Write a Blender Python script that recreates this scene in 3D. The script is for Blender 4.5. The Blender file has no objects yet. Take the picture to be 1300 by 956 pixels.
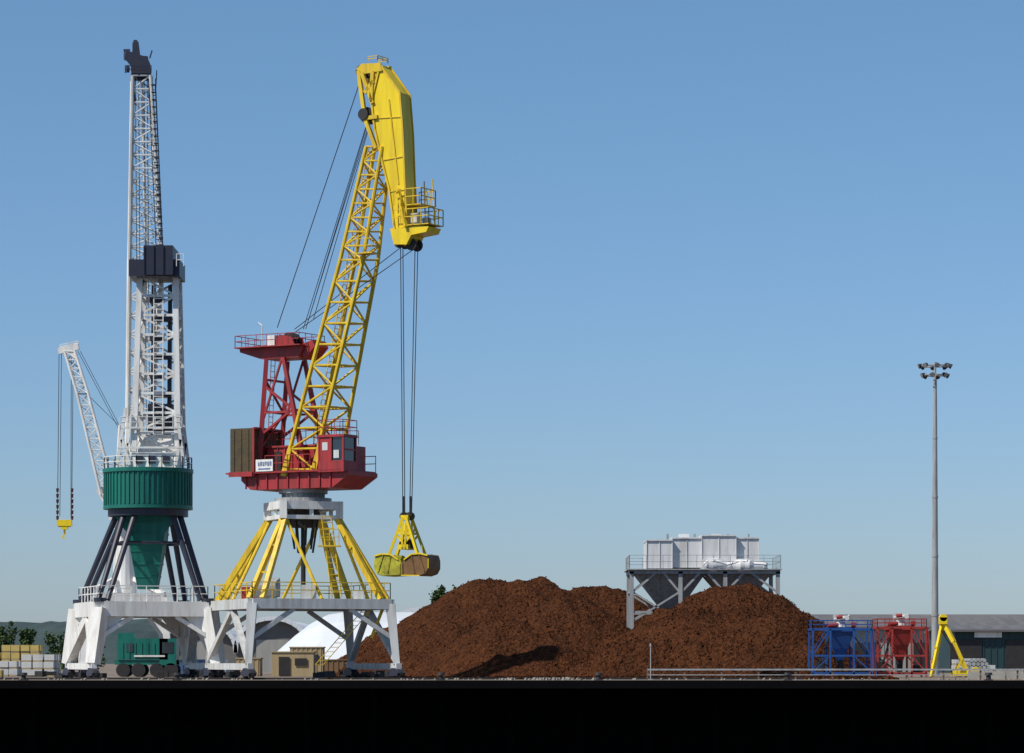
import bpy, math, random
from mathutils import Vector, noise
random.seed(7)
scn=bpy.context.scene
scn.view_settings.view_transform='Standard'; scn.view_settings.look='None'; scn.view_settings.exposure=0
F=4000.0; HY=840.0; CH=1.1
def V(*a): return Vector(a)
def P(px,py,d): return V((px-650)*d/F, d, CH+(HY-py)*d/F)
ZUP=V(0,0,1)
# ---------------------------------------------------------------- materials
MATS={}
def mat(name,c,rough=0.55,metal=0.0,c2=None,scale=1.2,amt=0.5,bump=0.0,bscale=8.0,streak=False,fine=None,spec=0.4,bdist=.15):
    if name in MATS: return MATS[name]
    m=bpy.data.materials.new(name); m.use_nodes=True
    nt=m.node_tree; b=nt.nodes['Principled BSDF']
    b.inputs['Roughness'].default_value=rough; b.inputs['Metallic'].default_value=metal
    b.inputs['Specular IOR Level'].default_value=spec
    if c2 is None: c2=tuple(x*0.6 for x in c)
    tc=nt.nodes.new('ShaderNodeTexCoord'); mp=nt.nodes.new('ShaderNodeMapping')
    if streak: mp.inputs['Scale'].default_value=(3,3,0.35)
    nt.links.new(tc.outputs['Object'],mp.inputs['Vector'])
    n=nt.nodes.new('ShaderNodeTexNoise'); n.inputs['Scale'].default_value=scale; n.inputs['Detail'].default_value=8; n.inputs['Roughness'].default_value=0.65
    nt.links.new(mp.outputs[0],n.inputs['Vector'])
    r=nt.nodes.new('ShaderNodeValToRGB'); r.color_ramp.elements[0].position=0.42; r.color_ramp.elements[1].position=0.72
    r.color_ramp.elements[0].color=(0,0,0,1); r.color_ramp.elements[1].color=(amt,amt,amt,1)
    nt.links.new(n.outputs[0],r.inputs[0])
    mx=nt.nodes.new('ShaderNodeMix'); mx.data_type='RGBA'
    mx.inputs[6].default_value=(*c,1); mx.inputs[7].default_value=(*c2,1)
    nt.links.new(r.outputs[0],mx.inputs[0]); out=mx.outputs[2]
    if fine:
        n3=nt.nodes.new('ShaderNodeTexNoise'); n3.inputs['Scale'].default_value=fine[0]; n3.inputs['Detail'].default_value=6; n3.inputs['Roughness'].default_value=.75
        nt.links.new(tc.outputs['Object'],n3.inputs['Vector'])
        r3=nt.nodes.new('ShaderNodeValToRGB'); r3.color_ramp.elements[0].position=0.36; r3.color_ramp.elements[1].position=0.62
        nt.links.new(n3.outputs[0],r3.inputs[0])
        m3=nt.nodes.new('ShaderNodeMix'); m3.data_type='RGBA'; m3.inputs[6].default_value=(*fine[1],1)
        nt.links.new(r3.outputs[0],m3.inputs[0]); nt.links.new(out,m3.inputs[7]); out=m3.outputs[2]
    nt.links.new(out,b.inputs['Base Color'])
    if bump>0:
        n2=nt.nodes.new('ShaderNodeTexNoise'); n2.inputs['Scale'].default_value=bscale; n2.inputs['Detail'].default_value=6
        nt.links.new(tc.outputs['Object'],n2.inputs['Vector'])
        bp=nt.nodes.new('ShaderNodeBump'); bp.inputs['Strength'].default_value=bump; bp.inputs['Distance'].default_value=bdist
        nt.links.new(n2.outputs[0],bp.inputs['Height']); nt.links.new(bp.outputs[0],b.inputs['Normal'])
    MATS[name]=m; return m
YEL=mat('yellow_paint',(0.70,0.49,0.02),0.5,c2=(0.30,0.16,0.02),scale=0.9,amt=0.7,streak=True)
YELB=mat('yellow_plate_paint',(0.80,0.59,0.012),0.4,c2=(0.46,0.30,0.02),scale=0.5,amt=0.7,streak=True)
RED=mat('red_paint',(0.36,0.03,0.035),0.5,c2=(0.12,0.03,0.025),scale=0.9,amt=0.8,streak=True)
WHT=mat('white_paint',(0.76,0.76,0.74),0.45,c2=(0.38,0.32,0.25),scale=0.8,amt=0.6,streak=True)
WHT2=mat('pale_grey_paint',(0.55,0.57,0.57),0.5,c2=(0.28,0.24,0.20),scale=0.8,amt=0.7,streak=True)
NAVY=mat('navy_paint',(0.025,0.028,0.05),0.45,c2=(0.05,0.04,0.045),scale=1.5)
GRN=mat('green_paint',(0.008,0.15,0.115),0.45,c2=(0.004,0.07,0.06),scale=0.8,amt=0.7,streak=True)
CWT=mat('rusty_ballast',(0.085,0.06,0.03),0.8,c2=(0.04,0.04,0.025),scale=1.5,amt=0.9,bump=0.3)
DRK=mat('dark_steel',(0.02,0.02,0.022),0.6,c2=(0.05,0.035,0.025),scale=2)
GLS=mat('window_glass',(0.02,0.03,0.04),0.1,spec=0.8)
GRY=mat('grey_steel',(0.34,0.36,0.37),0.5,c2=(0.18,0.16,0.14),scale=1.2,amt=0.8,streak=True)
CABLE=mat('steel_cable',(0.035,0.035,0.04),0.6)
BRNG=mat('rusty_grab_steel',(0.19,0.10,0.035),0.7,c2=(0.08,0.04,0.02),scale=2,amt=0.9)
OLV=mat('dirty_yellow_steel',(0.46,0.44,0.03),0.6,c2=(0.12,0.09,0.015),scale=1.6,amt=1.0)
BLU=mat('blue_paint',(0.012,0.08,0.30),0.5,c2=(0.02,0.04,0.12),scale=1.5,amt=0.8)
RD2=mat('bright_red_paint',(0.36,0.035,0.03),0.5,c2=(0.15,0.03,0.03),scale=1.5,amt=0.8)
ORE=mat('ore_dust',(0.120,0.044,0.018),0.95,c2=(0.048,0.019,0.009),scale=0.5,amt=0.9,bump=1.0,bscale=4,fine=(3.6,(0.038,0.014,0.007)),spec=0.05,bdist=.5)
CONC=mat('quay_concrete',(0.22,0.19,0.16),0.9,c2=(0.13,0.075,0.045),scale=0.15,amt=0.9,bump=0.3,bscale=2,spec=0.1)
# ---------------------------------------------------------------- builder
def root(name,loc):
    e=bpy.data.objects.new(name,None); e.location=loc; e.empty_display_size=0.5
    scn.collection.objects.link(e); return e
class Part:
    def __init__(s,name,m,parent=None,smooth=False):
        s.n=name;s.m=m;s.p=parent;s.v=[];s.f=[];s.sm=smooth
    def ring(s,pts):
        i=len(s.v); s.v+= [Vector(p) for p in pts]; return list(range(i,i+len(pts)))
    def loft(s,a,b,cap=True):
        A=s.ring(a);B=s.ring(b);n=len(A)
        for i in range(n):
            j=(i+1)%n; s.f.append((A[i],A[j],B[j],B[i]))
        if cap: s.f.append(tuple(reversed(A))); s.f.append(tuple(B))
    def frame(s,a,b,up=None):
        d=(b-a).normalized(); u=Vector(up) if up is not None else ZUP
        if abs(d.dot(u))>0.98: u=V(1,0,0) if abs(d.x)<0.9 else V(0,1,0)
        x=d.cross(u).normalized(); y=x.cross(d).normalized(); return x,y
    def tube(s,a,b,r,r2=None,n=6):
        a=Vector(a);b=Vector(b); r2=r if r2 is None else r2
        x,y=s.frame(a,b); A=[];B=[]
        for i in range(n):
            t=2*math.pi*(i+0.5)/n; o=x*math.cos(t)+y*math.sin(t); A.append(a+o*r);B.append(b+o*r2)
        s.loft(A,B)
    def beam(s,a,b,w,h,w2=None,h2=None,up=None):
        a=Vector(a);b=Vector(b);x,y=s.frame(a,b,up); w2=w if w2 is None else w2;h2=h if h2 is None else h2
        q=lambda c,w,h:[c+x*w/2+y*h/2,c-x*w/2+y*h/2,c-x*w/2-y*h/2,c+x*w/2-y*h/2]
        s.loft(q(a,w,h),q(b,w2,h2))
    def box(s,c,sz,U=None):
        c=Vector(c);U=(V(1,0,0) if U is None else Vector(U)).normalized();W=ZUP.cross(U)
        q=lambda z:[c+U*sx*sz[0]/2+W*sy*sz[1]/2+ZUP*z for sx,sy in((1,1),(-1,1),(-1,-1),(1,-1))]
        s.loft(q(-sz[2]/2),q(sz[2]/2))
    def prism(s,poly,vec):
        vec=Vector(vec); s.loft([Vector(p)-vec/2 for p in poly],[Vector(p)+vec/2 for p in poly])
    def disc(s,c,ax,r,t,n=20):
        c=Vector(c);ax=Vector(ax).normalized(); s.tube(c-ax*t/2,c+ax*t/2,r,n=n)
    def rail(s,pts,h=1.05,sp=1.3,r=0.035,closed=False):
        pts=[Vector(p) for p in pts]
        if closed: pts=pts+[pts[0]]
        for a,b in zip(pts,pts[1:]):
            L=(b-a).length;n=max(1,round(L/sp))
            for i in range(n+1):
                q=a.lerp(b,i/n); s.tube(q,q+ZUP*h,r,n=4)
            for k in (1,0.52): s.tube(a+ZUP*h*k,b+ZUP*h*k,r,n=4)
    def ladder(s,a,b,side,w=0.5,cage=False,r=0.03):
        a=Vector(a);b=Vector(b);sd=Vector(side).normalized()*w/2
        s.tube(a-sd,b-sd,r,n=4);s.tube(a+sd,b+sd,r,n=4);n=int((b-a).length/0.35)
        for i in range(n):
            q=a.lerp(b,i/n); s.tube(q-sd,q+sd,r*0.8,n=4)
    def lattice(s,Q0,Q1,n,rc,rb,faces=(0,1,2,3),horiz=True,power=1.0):
        Q0=[Vector(q) for q in Q0];Q1=[Vector(q) for q in Q1]
        for a,b in zip(Q0,Q1): s.tube(a,b,rc,n=8)
        lv=[[a.lerp(b,(i/n)**power) for a,b in zip(Q0,Q1)] for i in range(n+1)]
        for i in range(n+1):
            for k in faces:
                l=(k+1)%4
                if horiz: s.tube(lv[i][k],lv[i][l],rb,n=5)
                if i<n:
                    if (i+k)%2: s.tube(lv[i][k],lv[i+1][l],rb,n=5)
                    else: s.tube(lv[i][l],lv[i+1][k],rb,n=5)
    def done(s):
        me=bpy.data.meshes.new(s.n); off=Vector(s.p.location) if s.p else V(0,0,0)
        me.from_pydata([tuple(v-off) for v in s.v],[],s.f); me.materials.append(s.m); me.validate()
        import bmesh
        bm=bmesh.new();bm.from_mesh(me);bmesh.ops.recalc_face_normals(bm,faces=bm.faces);bm.to_mesh(me);bm.free()
        if s.sm:
            for p in me.polygons:p.use_smooth=True
        o=bpy.data.objects.new(s.n,me);scn.collection.objects.link(o)
        if s.p:o.parent=s.p
        return o
# ---------------------------------------------------------------- camera, light, sky
cam=bpy.data.cameras.new('camera'); co=bpy.data.objects.new('camera',cam); scn.collection.objects.link(co)
co.location=(0,0,CH); co.rotation_euler=(math.radians(90),0,0)
cam.sensor_width=36; cam.lens=36*F/1300; cam.shift_y=(HY-478)/1300; cam.clip_start=1; cam.clip_end=12000
scn.camera=co
EL=math.radians(50); sd=Vector((-0.84,-0.54,0)).normalized()
sdir=V(sd.x*math.cos(EL),sd.y*math.cos(EL),math.sin(EL))
sl=bpy.data.lights.new('sun','SUN'); sl.energy=4.9; sl.angle=math.radians(0.5); sl.color=(1,0.94,0.84)
so=bpy.data.objects.new('sun',sl); so.rotation_euler=(-sdir).to_track_quat('-Z','Y').to_euler(); so.location=(-60,-60,90); scn.collection.objects.link(so)
w=bpy.data.worlds.new('World'); scn.world=w; w.use_nodes=True; nt=w.node_tree
bg=nt.nodes['Background']; sk=nt.nodes.new('ShaderNodeTexSky'); sk.sky_type='NISHITA'; sk.sun_disc=False
sk.sun_elevation=EL; sk.sun_rotation=math.atan2(sd.x,sd.y)%(2*math.pi); sk.air_density=1.0; sk.dust_density=0.3; sk.ozone_density=4.0; sk.altitude=0
tcw=nt.nodes.new('ShaderNodeTexCoord'); sx=nt.nodes.new('ShaderNodeSeparateXYZ'); nt.links.new(tcw.outputs['Generated'],sx.inputs[0])
rw=nt.nodes.new('ShaderNodeValToRGB'); nt.links.new(sx.outputs['Z'],rw.inputs[0])
e=rw.color_ramp.elements; e[0].position=0; e[0].color=(.62,.73,1.0,1); e[1].position=.30; e[1].color=(.80,.93,1.0,1)
x=e.new(.09); x.color=(.66,.80,1.0,1); x=e.new(.2); x.color=(.72,.89,1.0,1)
mw=nt.nodes.new('ShaderNodeMix'); mw.data_type='RGBA'; mw.blend_type='MULTIPLY'; mw.inputs[0].default_value=1
nt.links.new(sk.outputs[0],mw.inputs[6]); nt.links.new(rw.outputs[0],mw.inputs[7])
nt.links.new(mw.outputs[2],bg.inputs[0]); bg.inputs[1].default_value=0.104
# ---------------------------------------------------------------- ground, quay, water
g=Part('ground',CONC); g.v=[V(-2500,186,0),V(2500,186,0),V(2500,6000,0),V(-2500,6000,0)]; g.f=[(0,1,2,3)]; g.done()
WAT=mat('harbor_water_surface',(0.01,0.02,0.022),0.12,bump=0.4,bscale=0.8)
g=Part('water',WAT); g.v=[V(-2500,-1500,-5),V(2500,-1500,-5),V(2500,195.9,-5),V(-2500,195.9,-5)]; g.f=[(0,1,2,3)]; g.done()
BAND=mat('black_band_quay',(0.004,0.004,0.0045),0.9,c2=(0.007,0.006,0.006),scale=0.8,spec=0.05)  # made-up near-black so the strip below the deck edge stays black
qr=root('added_quay_wall',V(0,186,0))  # invented open piled quay, set back under the deck to stay in shade
g=Part('deck_edge',BAND,qr); g.box((0,185.8,-0.25),(600,0.39,0.46)); g.done()
g=Part('back_wall',BAND,qr); g.box((0,196.2,-4),(600,0.5,7.9)); g.done()
g=Part('piles',BAND,qr)
for i in range(-40,41): g.tube((i*4.2,193.6,-6.5),(i*4.2,193.6,-0.05),0.3,n=10)
g.done()
g=Part('crane_rail',DRK); g.box((-17,194.2,0.06),(70,0.12,0.12)); g.done()
for px in (30,225,560,760,1000,1255):
    r=root('mooring_bollard',V((px-650)*187.4/F,187.4,0))
    b=Part('post',DRK,r); c=r.location; b.tube(c,c+V(0,0,0.32),0.16,0.13,n=12); b.tube(c+V(0,0,0.3),c+V(0,0,0.45),0.24,0.2,n=12); b.box(c+V(0,0,0.02),(0.5,0.5,0.05)); b.done()
# ---------------------------------------------------------------- ore heap
def heap(name,peaks,x0,x1,y0,y1,step,seed,nl):
    pk=[]
    for px,py,d,s_l,s_r,s_y,r0 in peaks:
        q=P(px,py,d); pk.append((q.x,q.y,q.z,s_l,s_r,s_y,r0))
    nx=int((x1-x0)/step);ny=int((y1-y0)/step);vs=[];hs=[]
    for j in range(ny+1):
        for i in range(nx+1):
            x=x0+i*step;y=y0+j*step
            wx=x+1.4*noise.noise(V(x*.16+seed,y*.16,0))+0.45*noise.noise(V(x*.7,y*.7,seed)); wy=y+1.4*noise.noise(V(x*.16,y*.16+seed,5))
            acc=0
            for (X,Y,H,a,b,c,r0) in pk:
                dx=wx-X;dy=wy-Y;s=a if dx<0 else b
                r=math.sqrt((s*dx)**2+(c*dy)**2+(0.6*r0)**2)
                h=H+0.6*r0-r
                acc+=math.exp(max(-20,h)*3.2)
            h=math.log(acc+1e-9)/3.2
            k=min(1,max(0,(h+0.3)/1.5))
            h+=k*(0.34*noise.fractal(V(x*.35,y*.35,seed),.8,2.1,6)+0.10*noise.noise(V(x*2.0,y*2.0,seed))+.06*noise.noise(V(x*4.3,y*4.3,seed)))
            if h>0: h+=k*0.32*abs(noise.noise(V(x*.9,y*.45,seed+3)))
            vs.append((x,y,h));hs.append(h)
    fs=[]
    for j in range(ny):
        for i in range(nx):
            a=j*(nx+1)+i; q=(a,a+1,a+nx+2,a+nx+1)
            if max(hs[k] for k in q)>-0.02: fs.append(q)
    nv=len(hs); k=0
    while k<nl:
        i=random.randrange(nv)
        if hs[i]<.05: continue
        k+=1; c=Vector(vs[i])+V(random.uniform(-.1,.1),random.uniform(-.1,.1),0); r=random.uniform(.03,.10)*(1 if random.random()<.93 else 2)
        b=len(vs)
        for q in ((1,0,-.3),(-.5,.8,-.3),(-.6,-.8,-.3),(.1,0,1)): vs.append(tuple(c+V(q[0]+random.uniform(-.3,.3),q[1]+random.uniform(-.3,.3),q[2])*r))
        fs+=[(b,b+1,b+3),(b+1,b+2,b+3),(b+2,b,b+3)]
    me=bpy.data.meshes.new(name);me.from_pydata(vs,[],fs);me.materials.append(ORE)
    for p in me.polygons:p.use_smooth=len(p.vertices)==4
    o=bpy.data.objects.new(name,me);scn.collection.objects.link(o)
heap('ore_heap',[(625,735,250,.60,.55,.62,1.2),(680,737,249,.6,.6,.62,1.2),(600,750,248,.62,.6,.62,1.2),(742,746,256,.6,.6,.62,.8),(778,748,257,.6,.62,.62,.9),
    (705,759,238,.62,.55,.62,.8),(560,787,236,.60,.6,.6,1.0),(650,792,228,.6,.5,.6,1.2)],-15,14,206,275,0.2,1.3,12000)
heap('ore_heap',[(935,743,228,.56,.66,.6,1.3),(972,758,229,.55,.75,.6,1.4),(880,775,224,.58,.6,.6,1.0),(985,783,222,.6,.8,.6,1.2),(820,815,220,.45,.5,.6,.8)],3.5,27,204,246,0.17,8.1,12000)
g=Part('ore_spill',ORE)
for k in range(1200):
    x=random.uniform(-12,24);y=random.uniform(194,214);r=random.uniform(.04,.16)
    g.box((x,y,r*.3),(r*2,r*1.6,r*1.2),(math.cos(k),math.sin(k),0))
g.done()
ROCK=mat('pale_rock',(0.27,0.25,0.22),0.9,c2=(0.12,0.09,0.07),bump=.4)
g=Part('rubble',ROCK)
for k in range(230):
    px=random.gauss(700,28) if k<60 else random.uniform(0,1300)
    y=random.uniform(187.5,193);r=random.uniform(.03,.12)*(1.2 if k<60 else .8)
    a=[V((px-650)*y/F,y,0)+V(math.cos(t)*r*random.uniform(.8,1.4),math.sin(t)*r,0) for t in (0,1.2,2.5,3.8,5)]
    g.loft(a,[q*1+V(0,0,r*random.uniform(.7,1.3)) +(a[0]-q)*.25 for q in a])
g.done()
# ---------------------------------------------------------------- portal base
def portal(rt,C,b,ztop,bh,legm,sc=1.06,lw=.6,lt=.45,bw=.55):
    C=V(C[0],C[1],0);B=V(b[0],b[1],0);R=lambda v:V(-v.y,v.x,0)
    Cc=R(B);D=R(Cc);A=R(D)
    cs=[B,Cc,D,A]; zt=ZUP*ztop
    p=Part('portal_frame',legm,rt)
    top=[C+c+zt for c in cs]; ft=[C+c*sc+ZUP*0.95 for c in cs]
    for i in range(4):
        a,bb=top[i],top[(i+1)%4]
        p.beam(a-ZUP*(bh/2+0.003*i),bb-ZUP*(bh/2+0.003*i),bw,bh)
        p.beam(top[i]-ZUP*bh*.5,ft[i],lw,lw,lt,lt)
    for (i,j) in ((3,0),(1,2)):
        mid=(top[i]+top[j])/2-ZUP*bh
        for k in (i,j):
            p.beam(mid,ft[k]+ZUP*.2,lt*.8,lt*.8)
        p.beam(ft[i].lerp(ft[j],-.05)-ZUP*.15,ft[i].lerp(ft[j],1.05)-ZUP*.15,.35,.4)
    for (i,j) in ((0,1),(2,3)):
        for (k,l) in ((i,j),(j,i)):
            p.beam(top[k].lerp(top[l],.30)-ZUP*bh,top[k].lerp(ft[k],.62),.26,.26)
    p.loft([q*1-ZUP*.06 for q in top],[q+ZUP*.02 for q in top])
    p.done()
    q=Part('bogies',DRK,rt); w2=Part('bogie_frames',NAVY,rt)
    for (i,j) in ((3,0),(1,2)):
        rd=(ft[j]-ft[i]).normalized()
        for k in (i,j):
            c=ft[k]; w2.prism([c+rd*t+ZUP*zz for t,zz in ((-1.0,-.55),(-.35,-.25),(.35,-.25),(1.0,-.55),(.8,-.75),(-.8,-.75))],R(rd)*.5)
            for t in (-.7,.7): q.disc(V(c.x,c.y,.3)+rd*t,R(rd),.3,.22,16)
    q.done();w2.done()
    return top,cs
# ================================================================= YELLOW / RED CRANE
CX=(385-650)/20.0; CY=200.0
yc=root('harbor_crane',V(CX,CY,0))
Uu=V(.866,-.5,0);Vv=V(.5,.866,0); CC=V(CX,CY,0)
def L(u,v,z): return CC+Uu*u+Vv*v+ZUP*z
def UP(px,py,v=0.0):
    k=px-650
    u=(k*(CY+Vv.y*v)-F*(CX+Vv.x*v))/(F*Uu.x-k*Uu.y)
    q=L(u,v,0); q.z=CH+(HY-py)*q.y/F; return q
top,cs=portal(yc,(CX-.12,CY),(-2.65,-5.75),5.0,.62,WHT2,1.07,.62,.42)
p=Part('platform_railing',YEL,yc); p.rail([t+ZUP*.02 for t in top],1.0,1.2,.04,True)
p.ladder(L(3.2,-3.0,.9),top[1]+V(-.9,0,0),(1,.2,0),.5); 
a=top[1]+V(-.3,.3,0); p.beam(a-ZUP*.1,V(a.x-.9,a.y,2.6),.12,.2); p.done()
p=Part('ring_frame',WHT,yc)
rc=[c.normalized()*2.6 for c in cs]
for i in range(4):
    a=CC+rc[i];b=CC+rc[(i+1)%4]
    p.beam(a+ZUP*(10.95+.004*i),b+ZUP*(10.95+.004*i),.4,.5); p.beam(a+ZUP*(10.2+.004*i),b+ZUP*(10.2+.004*i),.3,.25)
    p.beam(a+ZUP*10.1,a+ZUP*11.2,.45,.45)
    m=(a+b)/2
    p.beam(m+ZUP*10.2,m+ZUP*10.9,.25,.25)
p.done()
p=Part('slewing_ring',GRY,yc); p.tube(CC+ZUP*11.2,CC+ZUP*11.45,1.8,n=36); p.tube(CC+ZUP*11.45,CC+ZUP*11.75,1.3,n=36); p.tube(CC+ZUP*11.75,CC+ZUP*12.0,1.55,n=36)
for k in range(24): t=k*math.pi/12; p.box(CC+V(math.cos(t)*1.34,math.sin(t)*1.34,11.6),(.06,.08,.3),(math.cos(t),math.sin(t),0))
p.done()
p=Part('pyramid_legs',YEL,yc)
for i in range(4):
    a=CC+rc[i]*.97+ZUP*10.2
    t=top[i]; n1=top[(i+1)%4];n0=top[(i-1)%4]
    for nb in (n1,n0):
        d=(nb-t).normalized()
        p.beam(a+d*.12,t+d*.65,.27,.33)
    for f in (.35,.68):
        p.beam((a).lerp(t,f)+(n1-t).normalized()*.6*f,(a).lerp(t,f)+(n0-t).normalized()*.6*f,.13,.13)
    p.tube(CC+rc[i]*.9+ZUP*10.2,(top[i]+top[(i+1)%4])/2,.11,n=8)
p.ladder(CC+V(1.6,-2.2,10.2),CC+V(2.3,-3.0,5.1),(1,.2,0),.6,r=.045)
p.rail([CC+V(1.2,-2.4,8.4),CC+V(2.4,-2.4,8.4)],1,.6)
p.box(CC+V(1.8,-2.3,8.35),(1.4,.9,.08))
p.done()
p=Part('cable_drum_column',DRK,yc)
p.tube(CC+ZUP*10.9,CC+ZUP*9.6,1.05,.8,n=16); p.tube(CC+ZUP*9.6,CC+ZUP*5,.16,n=8)
for k in range(9):
    t=k*.7; p.tube(CC+V(math.cos(t),math.sin(t),10.6)*1,CC+V(math.cos(t)*.6,math.sin(t)*.6,8.0+.25*(k%3)),.07,n=5)
p.done()
p=Part('platform_tank',GRY,yc,False); c=CC+V(-2.1,-2.6,5.75); p.tube(c-V(.8,.1,0),c+V(.8,-.1,0),.62,n=20); p.box(c-ZUP*.55,(1.2,.8,.3)); p.done()
p=Part('platform_box',RED,yc); p.box(CC+V(-3.3,-1.6,5.4),(1.0,.7,.8)); p.done()
p=Part('platform_cabinet',WHT2,yc); p.box(CC+V(.6,-3.9,5.45),(.9,.6,.85)); p.box(CC+V(3.6,-2.0,5.3),(.7,.6,.6)); p.done()
p=Part('slewing_deck',RED,yc)
p.prism([L(-3.6,0,12.6),L(-2.9,0,12.0),L(3.3,0,12.0),L(4.5,0,12.75),L(4.5,0,13.0),L(-3.6,0,13.0)],Vv*3.4)
p.box(L(-.2,0,13.06),(8.8,4.0,.1),Uu)
for k in range(-4,5): p.box(L(k*.8,-1.74,12.5),(.08,.1,.9),Uu)
p.box(L(-.5,.5,13.9),(3.6,2.4,1.6),Uu); p.box(L(-.5,.5,14.75),(3.8,2.6,.12),Uu)
p.box(L(2.4,.9,13.9),(2.4,1.6,1.6),Uu)
for k in range(6): p.box(L(-2.0+k*.55,-.74,13.9),(.06,.06,1.5),Uu)
p.done()
p=Part('deck_railing',RED,yc)
p.rail([L(4.2,1.95,13.11),L(1.2,1.95,13.11)],1.0,.9); p.rail([L(-1.6,-1.95,13.11),L(1.8,-1.95,13.11)],1.0,.9)
p.rail([L(4.3,-.4,15.3),L(4.3,-2.0,15.3),L(2.4,-2.0,15.3),L(2.4,-.4,15.3)],.9,.7,.03,True)
p.rail([L(-2.2,.0,14.8),L(1.2,-.6,14.8),L(3.4,1.2,14.8)],.9,.7,.03)
p.done()
p=Part('house_doors',DRK,yc); p.box(L(-1.4,-.79,13.8),(.45,.03,1.3),Uu); p.box(L(.3,-.79,14.1),(.45,.03,.5),Uu); p.done()
p=Part('counterweight',CWT,yc); p.box(L(-3.35,-.35,14.4),(1.7,3.4,3.0),Uu)
for v in (-1.4,-.4,.6): p.box(L(-4.22,v,14.4),(.06,.12,2.9),Uu)
for u in (-3.9,-3.35,-2.8): p.box(L(u,-2.07,14.4),(.08,.05,2.8),Uu)
p.done()
p=Part('counterweight_rims',RED,yc)
p.box(L(-3.35,-2.11,12.98),(1.8,.1,.3),Uu); p.box(L(-2.44,-2.0,14.4),(.14,.1,3.06),Uu)
p.box(L(-2.42,-.35,15.9),(.2,3.2,.12),Uu)
p.done()
p=Part('name_board',WHT,yc); p.box(L(-1.6,-2.02,13.5),(1.3,.04,.75),Uu); p.done()
p=Part('name_board_lettering',BLU,yc)
for k in range(6): 
    a=L(-2.05+.18*k,-2.05,13.6); p.box(a,(.035,.02,.26),Uu); p.box(a+Uu*.08,(.035,.02,.26 if k%3 else .12),Uu); p.box(a+Uu*.04+ZUP*(.11 if k%2 else -.11),(.11,.021,.04),Uu)
p.box(L(-1.6,-2.05,13.28),(.9,.02,.06),Uu)
p.done()
p=Part('operator_cab',RED,yc)
c0=L(3.4,-1.25,14.15)
p.box(c0-ZUP*.85,(1.9,1.5,.7),Uu); p.box(c0+ZUP*1.05,(2.0,1.6,.16),Uu)
for su in (-.9,.0,.9):
    for sv in (-.7,.7): p.box(c0+Uu*su+Vv*sv+ZUP*.25,(.12,.12,1.55),Uu)
p.box(c0-Uu*.45-Vv*.69+ZUP*.25,(.8,.06,1.5),Uu)
p.box(c0-Uu*.93+ZUP*.25,(.06,1.3,1.5),Uu); p.box(c0+Uu*.9+ZUP*.2,(.08,1.4,.1),Uu)
p.done()
p=Part('cab_glass',GLS,yc); p.box(c0+ZUP*.25,(1.76,1.34,1.5),Uu); p.done()
p=Part('cab_window_trim',WHT2,yc); p.box(c0-Uu*.45-Vv*.73+ZUP*.4,(.4,.03,.5),Uu); p.box(c0+Uu*.4-Vv*.5+ZUP*-.1,(.4,.5,.5),Uu); p.done()
p=Part('apex_frame',RED,yc)
ZT=20.35
for v in (-1.2,1.2):
    p.beam(L(-2.6,v,13.1),L(-2.0,v,ZT),.32,.32,.26,.26); p.beam(L(1.0,v,13.1),L(-.7,v,ZT),.28,.28,.23,.23)
    p.beam(L(-2.4,v,15.5),L(.1,v,17.1),.14,.14); p.beam(L(-2.15,v,18.6),L(.1,v,17.0),.14,.14); p.beam(L(-2.3,v,16.9),L(.15,v,16.9),.14,.14)
    p.beam(L(-2.35,v,16.2),L(-.8,v,ZT),.12,.12)
for u,z in ((-2.5,14.6),(-2.3,17),(-2.1,19)):
    p.beam(L(u,-1.2,z),L(u,1.2,z),.14,.14)
p.beam(L(-2.5,-1.2,14.6),L(-2.3,1.2,17),.12,.12); p.beam(L(-2.3,1.2,17),L(-2.1,-1.2,19),.12,.12)
p.beam(L(.1,-1.2,17),L(.1,1.2,17),.16,.16)
p.prism([L(-4.2,0,20.85),L(-2.6,0,20.35),L(.3,0,20.35),L(.6,0,20.85),L(.6,0,21.05),L(-4.2,0,21.05)],Vv*2.0)
p.box(L(-1.8,0,21.09),(5.0,3.0,.07),Uu)
for v in (-.6,.6): p.prism([L(-2.0,v,21.1),L(-.2,v,21.1),L(-.5,v,21.7),L(-1.4,v,21.9)],Vv*.1)
p.prism([L(.6,0,20.2),L(1.4,0,21.0),L(1.2,0,21.4),L(.2,0,21.1)],Vv*1.6)
p.ladder(L(-2.45,-.3,13.1),L(-2.1,-.3,20.3),Vv,.45)
p.done()
p=Part('apex_railing',RED,yc); p.rail([L(-4.25,-1.45,21.1),L(.65,-1.45,21.1),L(.65,1.45,21.1),L(-4.25,1.45,21.1)],.75,.8,.03,True); p.done()
p=Part('apex_sheaves',DRK,yc)
for v in (-.35,.0,.35): p.disc(L(-.9,v,21.6),Vv,.42,.1)
p.disc(L(.9,.2,21.1),Vv,.4,.3); p.done()
p=Part('apex_lamp',WHT,yc); p.tube(L(-2.6,-.8,21.1),L(-2.6,-.8,22.5),.035,n=5); p.tube(L(-2.6,-.8,22.5),L(-2.9,-.8,22.7),.03,n=5); p.box(L(-2.0,-.5,21.5),(.6,.5,.7),Uu); p.done()
p=Part('lattice_jib',YEL,yc)
Q0=[L(-.35,-1.6,13.2),L(1.75,-1.45,13.2),L(1.75,1.45,13.2),L(-.35,1.6,13.2)]
def QT(pl,pr,py,vh):
    return [UP(pl,py,-vh),UP(pr-vh*2*10,py,-vh),UP(pr,py,vh),UP(pl+vh*2*10,py,vh)]
Q1=QT(465,496,186,.55)
MIDQ=QT(432,480,330,.95)
p.lattice(Q0,MIDQ,10,.135,.07); p.lattice(MIDQ,Q1,8,.125,.062)
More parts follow.
